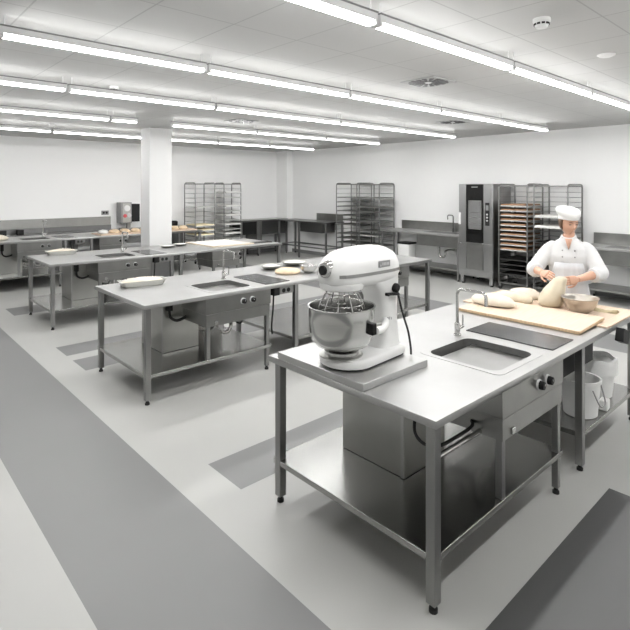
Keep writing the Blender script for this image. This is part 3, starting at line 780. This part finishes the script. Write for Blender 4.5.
# counter along the left wall behind the farthest bench
t = thing('wall_counter', 'long steel counter with a tall backsplash along the left wall, behind the farthest bench', 'counter', (.4,12.02,0))
MB().box((0,0,.91),(5.2,.395,.95)).build('worktop', 'dsteel', t, bevel=.003)
MB().box((0,.36,1.06),(4.28,.398,1.255)).build('backsplash', 'steel', t, bevel=.002)
MB().box((0,.33,.95),(4.28,.398,1.06)).build('recess_shade_strip', 'dsteel', t, bevel=.002)  # dark strip standing in for the shadowed recess below the backsplash
for x in (.03,1.7,3.4,5.15):
    leg(x, .04, .91, t, .022); leg(x, .35, .91, t, .022)
MB().box((.02,.02,.25),(5.18,.38,.28)).build('shelf', 'dsteel', t)
for i, x in enumerate((2.30,2.62)):
    tag(MB().box((x,12.06,.951),(x+.13,12.17,1.06)).build('black_box', 'black', bevel=.01), ['small black box on the left wall counter at the frame edge','small black box on the left wall counter left of the far faucet'][i], 'box')
s = thing('wall_socket', 'grey double socket on the left wall beside the machine', 'socket', (4.56,YW,1.345))
MB().box((-.085,-.02,-.05),(.085,0,.05)).build('socket_plate', 'grey', s, bevel=.004)
for x in (-.035,.035): MB().lathe([(.024,-.0195),(.024,-.023)], (x,0,0), n=16, axis='y').build('socket_hole', 'black', s)
# divider machine on the counter
t = thing('dough_divider', 'grey tabletop bakery machine with round white dial, left of the column', 'machine', (5.02,12.20,.9505))
MB().box((-.20,-.10,.14),(.06,.18,.64)).build('machine_body', 'grey', t, bevel=.008)
MB().box((.06,-.08,.17),(.27,.18,.60)).build('motor_box', 'black', t, bevel=.008)
MB().box((-.02,-.03,0),(.06,.06,.14)).build('stem', 'steel', t)
MB().box((-.14,-.09,0),(.14,.17,.018)).build('foot_plate', 'steel', t)
MB().box((-.16,-.112,.16),(.03,-.099,.62)).build('front_plate', 'panel', t, bevel=.003)
MB().lathe([(.075,0),(.072,-.02),(.05,-.024)], (-.06,-.112,.50), n=26, axis='y').build('dial', 'wplastic', t, smooth=True)
MB().lathe([(.045,0),(.042,-.02)], (-.11,-.112,.32), n=20, axis='y').build('stop_button', 'red', t, smooth=True)
MB().lathe([(.055,0),(.05,-.018)], (-.01,-.112,.33), n=20, axis='y').build('dial', 'dial', t, smooth=True)
# counter right of the column
t = thing('wall_counter', 'short steel counter by the left wall, between the column and the racks', 'counter', (5.75,12.02,0))
MB().box((0,0,.93),(.68,.395,.97)).build('worktop', 'steel', t, bevel=.003)
MB().box((0,.33,.97),(.38,.398,1.24)).build('backsplash', 'dsteel', t)
MB().box((.02,.02,.30),(.66,.38,.93)).build('cabinet_body', 'dsteel', t)
for x in (.03,.65):
    for y in (.03,.36): leg(x,y,.30,t,.022)
tag(MB().lathe([(.10,0),(.11,.02),(.11,.10),(.08,.12),(.001,.125)], n=24, cap1=False).build('black_pot', 'black', smooth=True, loc=(6.22,12.20,.9705)), 'small black pot on the counter right of the column', 'pot')

# ------------------------------------------------------------------ baker
def fuse(parts, name, mats, parent, voxel, smooth_it=4, matfn=None):
    """join closed shells into one continuous skin"""
    me = bpy.data.meshes.new('tmp'); bm = bmesh.new()
    for p in parts:
        bmesh.ops.recalc_face_normals(p.bm, faces=p.bm.faces)
        m2 = bpy.data.meshes.new('t2'); p.bm.to_mesh(m2); p.bm.free(); bm.from_mesh(m2); bpy.data.meshes.remove(m2)
    bm.to_mesh(me); bm.free()
    o = bpy.data.objects.new('tmp', me); C.objects.link(o)
    r = o.modifiers.new('r', 'REMESH'); r.mode = 'VOXEL'; r.voxel_size = voxel; r.use_smooth_shade = True
    s = o.modifiers.new('s', 'SMOOTH'); s.factor = .5; s.iterations = smooth_it
    dg = bpy.context.evaluated_depsgraph_get(); dg.update()
    m3 = bpy.data.meshes.new_from_object(o.evaluated_get(dg)); m3.name = name
    bpy.data.objects.remove(o); bpy.data.meshes.remove(me)
    m3.materials.clear()
    for k in mats: m3.materials.append(M[k])
    for p in m3.polygons:
        p.use_smooth = True
        p.material_index = matfn(p.center) if matfn else 0
    q = bpy.data.objects.new(name, m3); C.objects.link(q)
    if parent: q.parent = parent
    return q
def ell_rings(rows, n=28, ex=2.0):
    out = []
    for z, cx, cy, rx, ry in rows:
        out.append([(cx+rx*math.copysign(abs(math.cos(a))**(2/ex), math.cos(a)), cy+ry*math.copysign(abs(math.sin(a))**(2/ex), math.sin(a)), z) for a in [2*PI*k/n for k in range(n)]])
    return MB().rings(out)
def hand(wrist, d, nrm, side, curl, spread=.10):
    """palm, four unequal bent fingers and a thumb leaving the side of the palm; side=+1 puts the thumb on +l"""
    d = Vector(d).normalized(); n = Vector(nrm); n = (n-d*n.dot(d)).normalized(); l = d.cross(n).normalized()*side
    w = Vector(wrist); P = []
    m = MB(); rings = []
    for s, hw, ht in ((-.03,.024,.019),(0,.026,.018),(.025,.036,.017),(.055,.041,.015),(.080,.041,.013),(.088,.037,.011)):
        c = w+d*s
        rings.append([c+l*hw*math.cos(a)+n*ht*math.sin(a) for a in [2*PI*k/16 for k in range(16)]])
    P.append(m.rings(rings))
    for off, ln, cr in ((.031,.070,1.0),(.0105,.079,1.0),(-.0105,.073,1.05),(-.031,.058,1.12)):
        p = w+d*.070+l*off; pts = [p-d*.01]; ang = .12
        dd = (d+l*(off*spread*10)).normalized()
        for k, f in enumerate((.45,.31,.24)):
            pts.append(p.copy()) if k == 0 else None
            ang += curl[k]*cr
            p = p + (dd*math.cos(ang)+n*math.sin(ang))*ln*f*(1.25 if k == 0 else 1)
            pts.append(p.copy())
        P.append(MB().tube(smooth_path(pts,3), [max(.0062, .0098-.00028*i) for i in range((len(pts)-1)*3+1)], 10))
    p0 = w+d*.022+l*.028
    pts = [w+d*.012+l*.012, p0, p0+(d*.62+l*.70+n*.28).normalized()*.034, p0+(d*.62+l*.70+n*.28).normalized()*.034+(d*.85+l*.25+n*.5).normalized()*.030, p0+(d*.62+l*.70+n*.28).normalized()*.034+(d*.85+l*.25+n*.5).normalized()*.030+(d*.9-l*.05+n*.5).normalized()*.022]
    P.append(MB().tube(smooth_path(pts,3), [.0135-.0004*i for i in range(13)], 10))
    return P
HC = Vector((0,-.020,1.615)); HR = Euler((math.radians(13),0,0)).to_matrix(); HR = Euler((0,0,math.radians(30))).to_matrix() @ HR
def headpt(p): return HC + HR @ Vector(p)
def head_surface(th, ph, grow=0.):
    """th around (0 = +x, -90deg = front), ph from crown (0) to chin (pi)"""
    c, s = math.cos(th), math.sin(th); z = math.cos(ph); sp = math.sin(ph)
    rx, ry, rz = .073, .094, .116
    low = max(0, -z)
    x = c*sp*rx*(1-.26*low**1.2); y = s*sp*ry*(1-.08*low); zz = z*rz
    front = max(0, -s)
    if s > 0: y *= 1.04*(1-.25*low)
    g = lambda a, b, u, v: math.exp(-((x-a)/u)**2-((zz-b)/v)**2)
    if front > .2:
        y *= .96
        y -= .024*g(0,-.030,.011,.020) + .010*g(0,-.006,.010,.022)            # nose
        y += .010*g(.031,.004,.017,.012) + .010*g(-.031,.004,.017,.012)      # eye sockets
        y -= .005*g(.030,.026,.022,.009) + .005*g(-.030,.026,.022,.009)      # brows
        y -= .008*g(0,-.060,.020,.006) + .008*g(0,-.072,.017,.006)           # lips
        y += .003*g(0,-.066,.022,.003)
        y -= .010*g(0,-.100,.020,.014)                                       # chin
        y -= .004*(g(.040,-.030,.018,.018)+g(-.040,-.030,.018,.018))         # cheeks
    v = Vector((x,y,zz))
    return v + v.normalized()*grow
def baker():
    t = thing('person', 'person in white cap and chef jacket kneading dough at the end of the nearest bench', 'person', (5.06,1.95,0), math.atan2(-.933,.36))
    P = []
    # head with face
    rings = []
    nv, nu = 44, 64
    for i in range(1, nv):
        rings.append([headpt(head_surface(2*PI*k/nu, PI*i/nv)) for k in range(nu)])
    P.append(MB().rings(rings))
    for s in (-1,1):
        P.append(MB().rings([[headpt((s*(.070+.010*math.sin(q)), .012+.014*math.cos(a)*math.sin(q), -.012+.030*math.sin(a)*math.sin(q)*1.0)) for a in [2*PI*k/14 for k in range(14)]] for q in (.35,.9,1.57,2.2,2.8)]))
    nk = headpt((0,.012,-.085))
    P.append(MB().tube(smooth_path([(0,.02,1.38),(0,.018,1.46),(0,.012,1.52),nk],4), [.058]*5+[.052]*4+[.050]*4, 20))
    # torso, hips
    P.append(ell_rings([(.86,0,.01,.150,.105),(.95,0,.01,.160,.110),(1.06,0,.0,.130,.092),(1.18,0,0,.148,.100),(1.30,0,0,.152,.096),(1.37,0,.01,.135,.080),(1.42,0,.015,.09,.062),(1.46,0,.018,.06,.055)]))
    arms = {}
    for s, el, wr in ((1,(.258,-.085,1.165),(.070,-.345,1.135)),(-1,(-.300,-.085,1.165),(-.215,-.335,1.170))):
        P.append(MB().tube(smooth_path([(s*.10,.014,1.375),(s*.155,.004,1.335),(s*(.198 if s > 0 else .215),-.03,1.262),el],4), [.034,.036,.038,.040]+[.042]*9, 16))
        mid = Vector(el)*.62+Vector(wr)*.38
        P.append(MB().tube(smooth_path([el,mid,wr],5), [.042,.043,.043,.042,.041,.039,.036,.033,.030,.028,.026], 16))
        P.append(MB().lathe([(.01,-.042),(.036,-.03),(.044,0),(.036,.03),(.01,.042)], el, 16))
    P += hand((.070,-.345,1.135), (-.72,-.68,-.10), (-.60,.62,-.10), 1, (.25,.45,.35))
    P += hand((-.215,-.335,1.170), (.52,-.80,.03), (.55,.45,-.65), -1, (.35,.55,.40))
    for s in (-1,1):
        P.append(MB().tube(smooth_path([(s*.085,.01,.92),(s*.095,.0,.70),(s*.095,-.005,.49),(s*.098,.015,.28),(s*.10,.03,.07)],4), [.088-.0032*i for i in range(17)], 18))
        P.append(MB().tube(smooth_path([(s*.10,.045,.045),(s*.105,-.05,.04),(s*.112,-.16,.028)],4), [.036,.037,.038,.038,.038,.037,.035,.030,.022], 14))
    HRi = HR.inverted()
    def mf(c):
        q = HRi @ (c-HC)
        return 1 if abs(q.x) < .021 and -.078 < q.z < -.056 and q.y < -.088 else 0
    body = fuse(P, 'body', ['skin','lip'], t, .0042, 3, mf)
    for s in (-1,1):
        e = MB().rings([[headpt((s*.031+.0125*math.cos(a)*math.sin(q), -.0815-.004*math.cos(q)*1.0, .002+.0042*math.sin(a)*math.sin(q))) for a in [2*PI*k/14 for k in range(14)]] for q in (.3,.8,1.57)], cap1=True)
        e.build('eye', 'eye', t, smooth=True)
        MB().tube([headpt((s*.014,-.0905,.022)), headpt((s*.030,-.0895,.028)), headpt((s*.046,-.0790,.024))], [.0022,.0028,.0016], 8).build('eyebrow', 'hair', t, smooth=True)
    # hair under the cap with a low bun
    rings = []
    for i in range(3, 30):
        ph = PI*i/44
        row = []
        for k in range(41):
            th = math.radians(-14) + math.radians(208)*k/40
            row.append(headpt(head_surface(th, ph, .007)))
        rings.append(row)
    h = MB().rings(rings, cap0=False, cap1=False, closed=False).build('hair', 'hair', t, smooth=True)
    sd = h.modifiers.new('s', 'SOLIDIFY'); sd.thickness = .008; sd.offset = 0
    MB().rings([[headpt((.036*math.cos(a)*math.sin(q), .100+.028*math.sin(a)*math.sin(q), -.030+.034*math.cos(q))) for a in [2*PI*k/16 for k in range(16)]] for q in (.25,.7,1.2,1.57,2.0,2.5,2.9)]).build('hair_bun', 'hair', h, smooth=True)
    # cap: band and soft crown
    rings = []
    for z, k, dy in ((.036,1.075,0),(.056,1.12,.002),(.070,1.20,.008),(.086,1.32,.020),(.106,1.36,.030),(.124,1.24,.034),(.134,.95,.032),(.139,.45,.028),(.140,.03,.026)):
        rings.append([headpt((.076*k*math.cos(a), .004+dy+.095*k*math.sin(a), z + (-.016 if z < .06 else 0)*math.sin(a)*.9)) for a in [2*PI*q/40 for q in range(40)]])
    cp = MB().rings(rings, cap0=True).build('cap', 'cap', t, smooth=True, angle=70)
    rings = [[headpt((.076*k*math.cos(a), .004+.095*k*math.sin(a), z - .0144*math.sin(a))) for a in [2*PI*q/40 for q in range(40)]] for z, k in ((.034,1.075),(.034,1.115),(.062,1.145),(.062,1.09))]
    MB().rings(rings, cap0=False, cap1=False).build('cap_band', 'cap', cp, smooth=True)
    # jacket with loose three-quarter sleeves
    J = [ell_rings([(.84,0,.012,.185,.135),(.95,0,.012,.182,.132),(1.06,0,.002,.163,.116),(1.18,0,0,.172,.122),(1.30,0,0,.180,.122),(1.370,0,.010,.178,.106),(1.420,0,.016,.135,.084),(1.452,0,.020,.085,.068),(1.475,0,.024,.066,.060)], 32, 2.2)]
    for s in (-1,1):
        cuff = (s*.205,-.172,1.152) if s > 0 else (s*.272,-.185,1.168)
        J.append(MB().tube(smooth_path([(s*.105,.014,1.395),(s*.162,.004,1.352),(s*(.205 if s > 0 else .222),-.03,1.27),(s*(.250 if s > 0 else .285),-.078,1.175)],5), [.052,.056,.060,.063,.065,.067,.068,.069,.070,.071,.071,.072,.072,.072,.072,.072], 20))
        J.append(MB().tube(smooth_path([(s*(.247 if s > 0 else .282),-.065,1.185),(s*(.262 if s > 0 else .300),-.10,1.160),cuff],5), [.070,.072,.072,.070,.068,.066,.064,.062,.061,.060,.060], 20))
    j = fuse(J, 'jacket', ['jacket'], t, .008, 5)
    for s in (-1,1):
        cuff = Vector((s*.205,-.172,1.152) if s > 0 else (s*.272,-.185,1.168)); el = Vector((s*(.262 if s > 0 else .300),-.10,1.160)); d = (cuff-el).normalized()
        MB().tube([cuff-d*.035, cuff-d*.028, cuff+d*.010, cuff+d*.014], [.060,.065,.064,.058], 24).build('cuff', 'jacket', j, smooth=True, angle=70)
    # standing collar open at the front, V of skin below it
    col = MB(); rows = []
    for z, rx, ry in ((1.450,.082,.074),(1.475,.070,.066),(1.497,.066,.063)):
        rows.append([(rx*math.cos(a), .018+ry*math.sin(a), z-.030*max(0,-math.sin(a))**2) for a in [math.radians(-68+316*k/36) for k in range(37)]])
    c = col.rings(rows, cap0=False, cap1=False, closed=False).build('collar', 'jacket', j, smooth=True)
    sd = c.modifiers.new('s', 'SOLIDIFY'); sd.thickness = .007
    v = MB().rings([[(-.030,-.052,1.462),(.030,-.052,1.462)],[(-.020,-.078,1.425),(.020,-.078,1.425)],[(-.002,-.108,1.372),(.002,-.108,1.372)]], cap0=False, cap1=False, closed=False).build('neckline', 'skin', j, smooth=True)
    sd = v.modifiers.new('s', 'SOLIDIFY'); sd.thickness = .012; sd.offset = 0
    for z in (1.36,1.30): 
        for s in (-1,1): MB().lathe([(.007,0),(.007,-.006),(.004,-.008)], (s*.052,-.121 if z < 1.33 else -.112,z), n=12, axis='y').build('button', 'grey', j, smooth=True)
    # bib apron with waistband
    rows = []
    for z, hw, r in ((.60,.195,.150),(.75,.19,.150),(.90,.182,.148),(1.02,.165,.135),(1.08,.150,.132),(1.18,.135,.136),(1.245,.120,.137)):
        rx = {.60:.205,.75:.205,.90:.200,1.02:.182,1.08:.180,1.18:.190,1.245:.195}[z]
        am = math.asin(min(.985, hw/rx))
        rows.append([(rx*math.sin(am*q/12), -r*math.cos(am*q/12)*(1+.012*math.sin(q*1.7)), z) for q in range(-12,13)])
    a = MB().rings(rows, cap0=False, cap1=False, closed=False).build('apron', 'apron', t, smooth=True)
    sd = a.modifiers.new('s', 'SOLIDIFY'); sd.thickness = .004
    MB().rings([[(.188*math.cos(b), .006+(.134+g)*math.sin(b), z) for b in [2*PI*k/40 for k in range(40)]] for z, g in ((1.055,.010),(1.056,.014),(1.085,.014),(1.086,.010))], cap0=False, cap1=False).build('apron_string', 'apron', a, smooth=True)
    # trousers and shoes
    T = [ell_rings([(.80,0,.01,.165,.115),(.90,0,.01,.170,.118),(.97,0,.01,.165,.115)])]
    for s in (-1,1):
        T.append(MB().tube(smooth_path([(s*.088,.01,.88),(s*.096,.0,.70),(s*.098,-.002,.49),(s*.100,.018,.28),(s*.102,.03,.09)],4), [.100-.0023*i for i in range(17)], 20))
    fuse(T, 'trousers', ['trouser'], t, .010, 3)
    for s in (-1,1):
        sh = MB().tube(smooth_path([(s*.102,.085,.046),(s*.103,.03,.050),(s*.108,-.06,.048),(s*.114,-.17,.036),(s*.115,-.195,.032)],3), [.034,.043,.046,.047,.047,.048,.048,.047,.046,.043,.040,.036,.026], 18)
        for vv in sh.bm.verts: vv.co.z = max(vv.co.z, .002)
        sh.build('shoe', 'shoe', t, smooth=True)
baker()

# ------------------------------------------------------------------ camera, world, view
cam = bpy.data.cameras.new('camera'); co = bpy.data.objects.new('camera', cam); C.objects.link(co)
cam.sensor_width = 36; cam.sensor_fit = 'HORIZONTAL'; cam.lens = 510.6/630*36
cam.shift_y = -(315-187.7)/630; cam.clip_start = .05; cam.clip_end = 60
co.location = (0,0,1.945); co.rotation_euler = (PI/2, 0, .8288-PI/2)
S.camera = co
wd = bpy.data.worlds.new('world'); wd.use_nodes = True; S.world = wd
wd.node_tree.nodes['Background'].inputs[0].default_value = (.8,.8,.8,1); wd.node_tree.nodes['Background'].inputs[1].default_value = .3
S.cycles.sample_clamp_indirect = 5.0; S.cycles.sample_clamp_direct = 10.0; S.cycles.blur_glossy = 1.0
S.view_settings.view_transform = 'Standard'; S.view_settings.look = 'None'
S.view_settings.exposure = 0.12; S.view_settings.gamma = 1.0; S.view_settings.use_curve_mapping = False
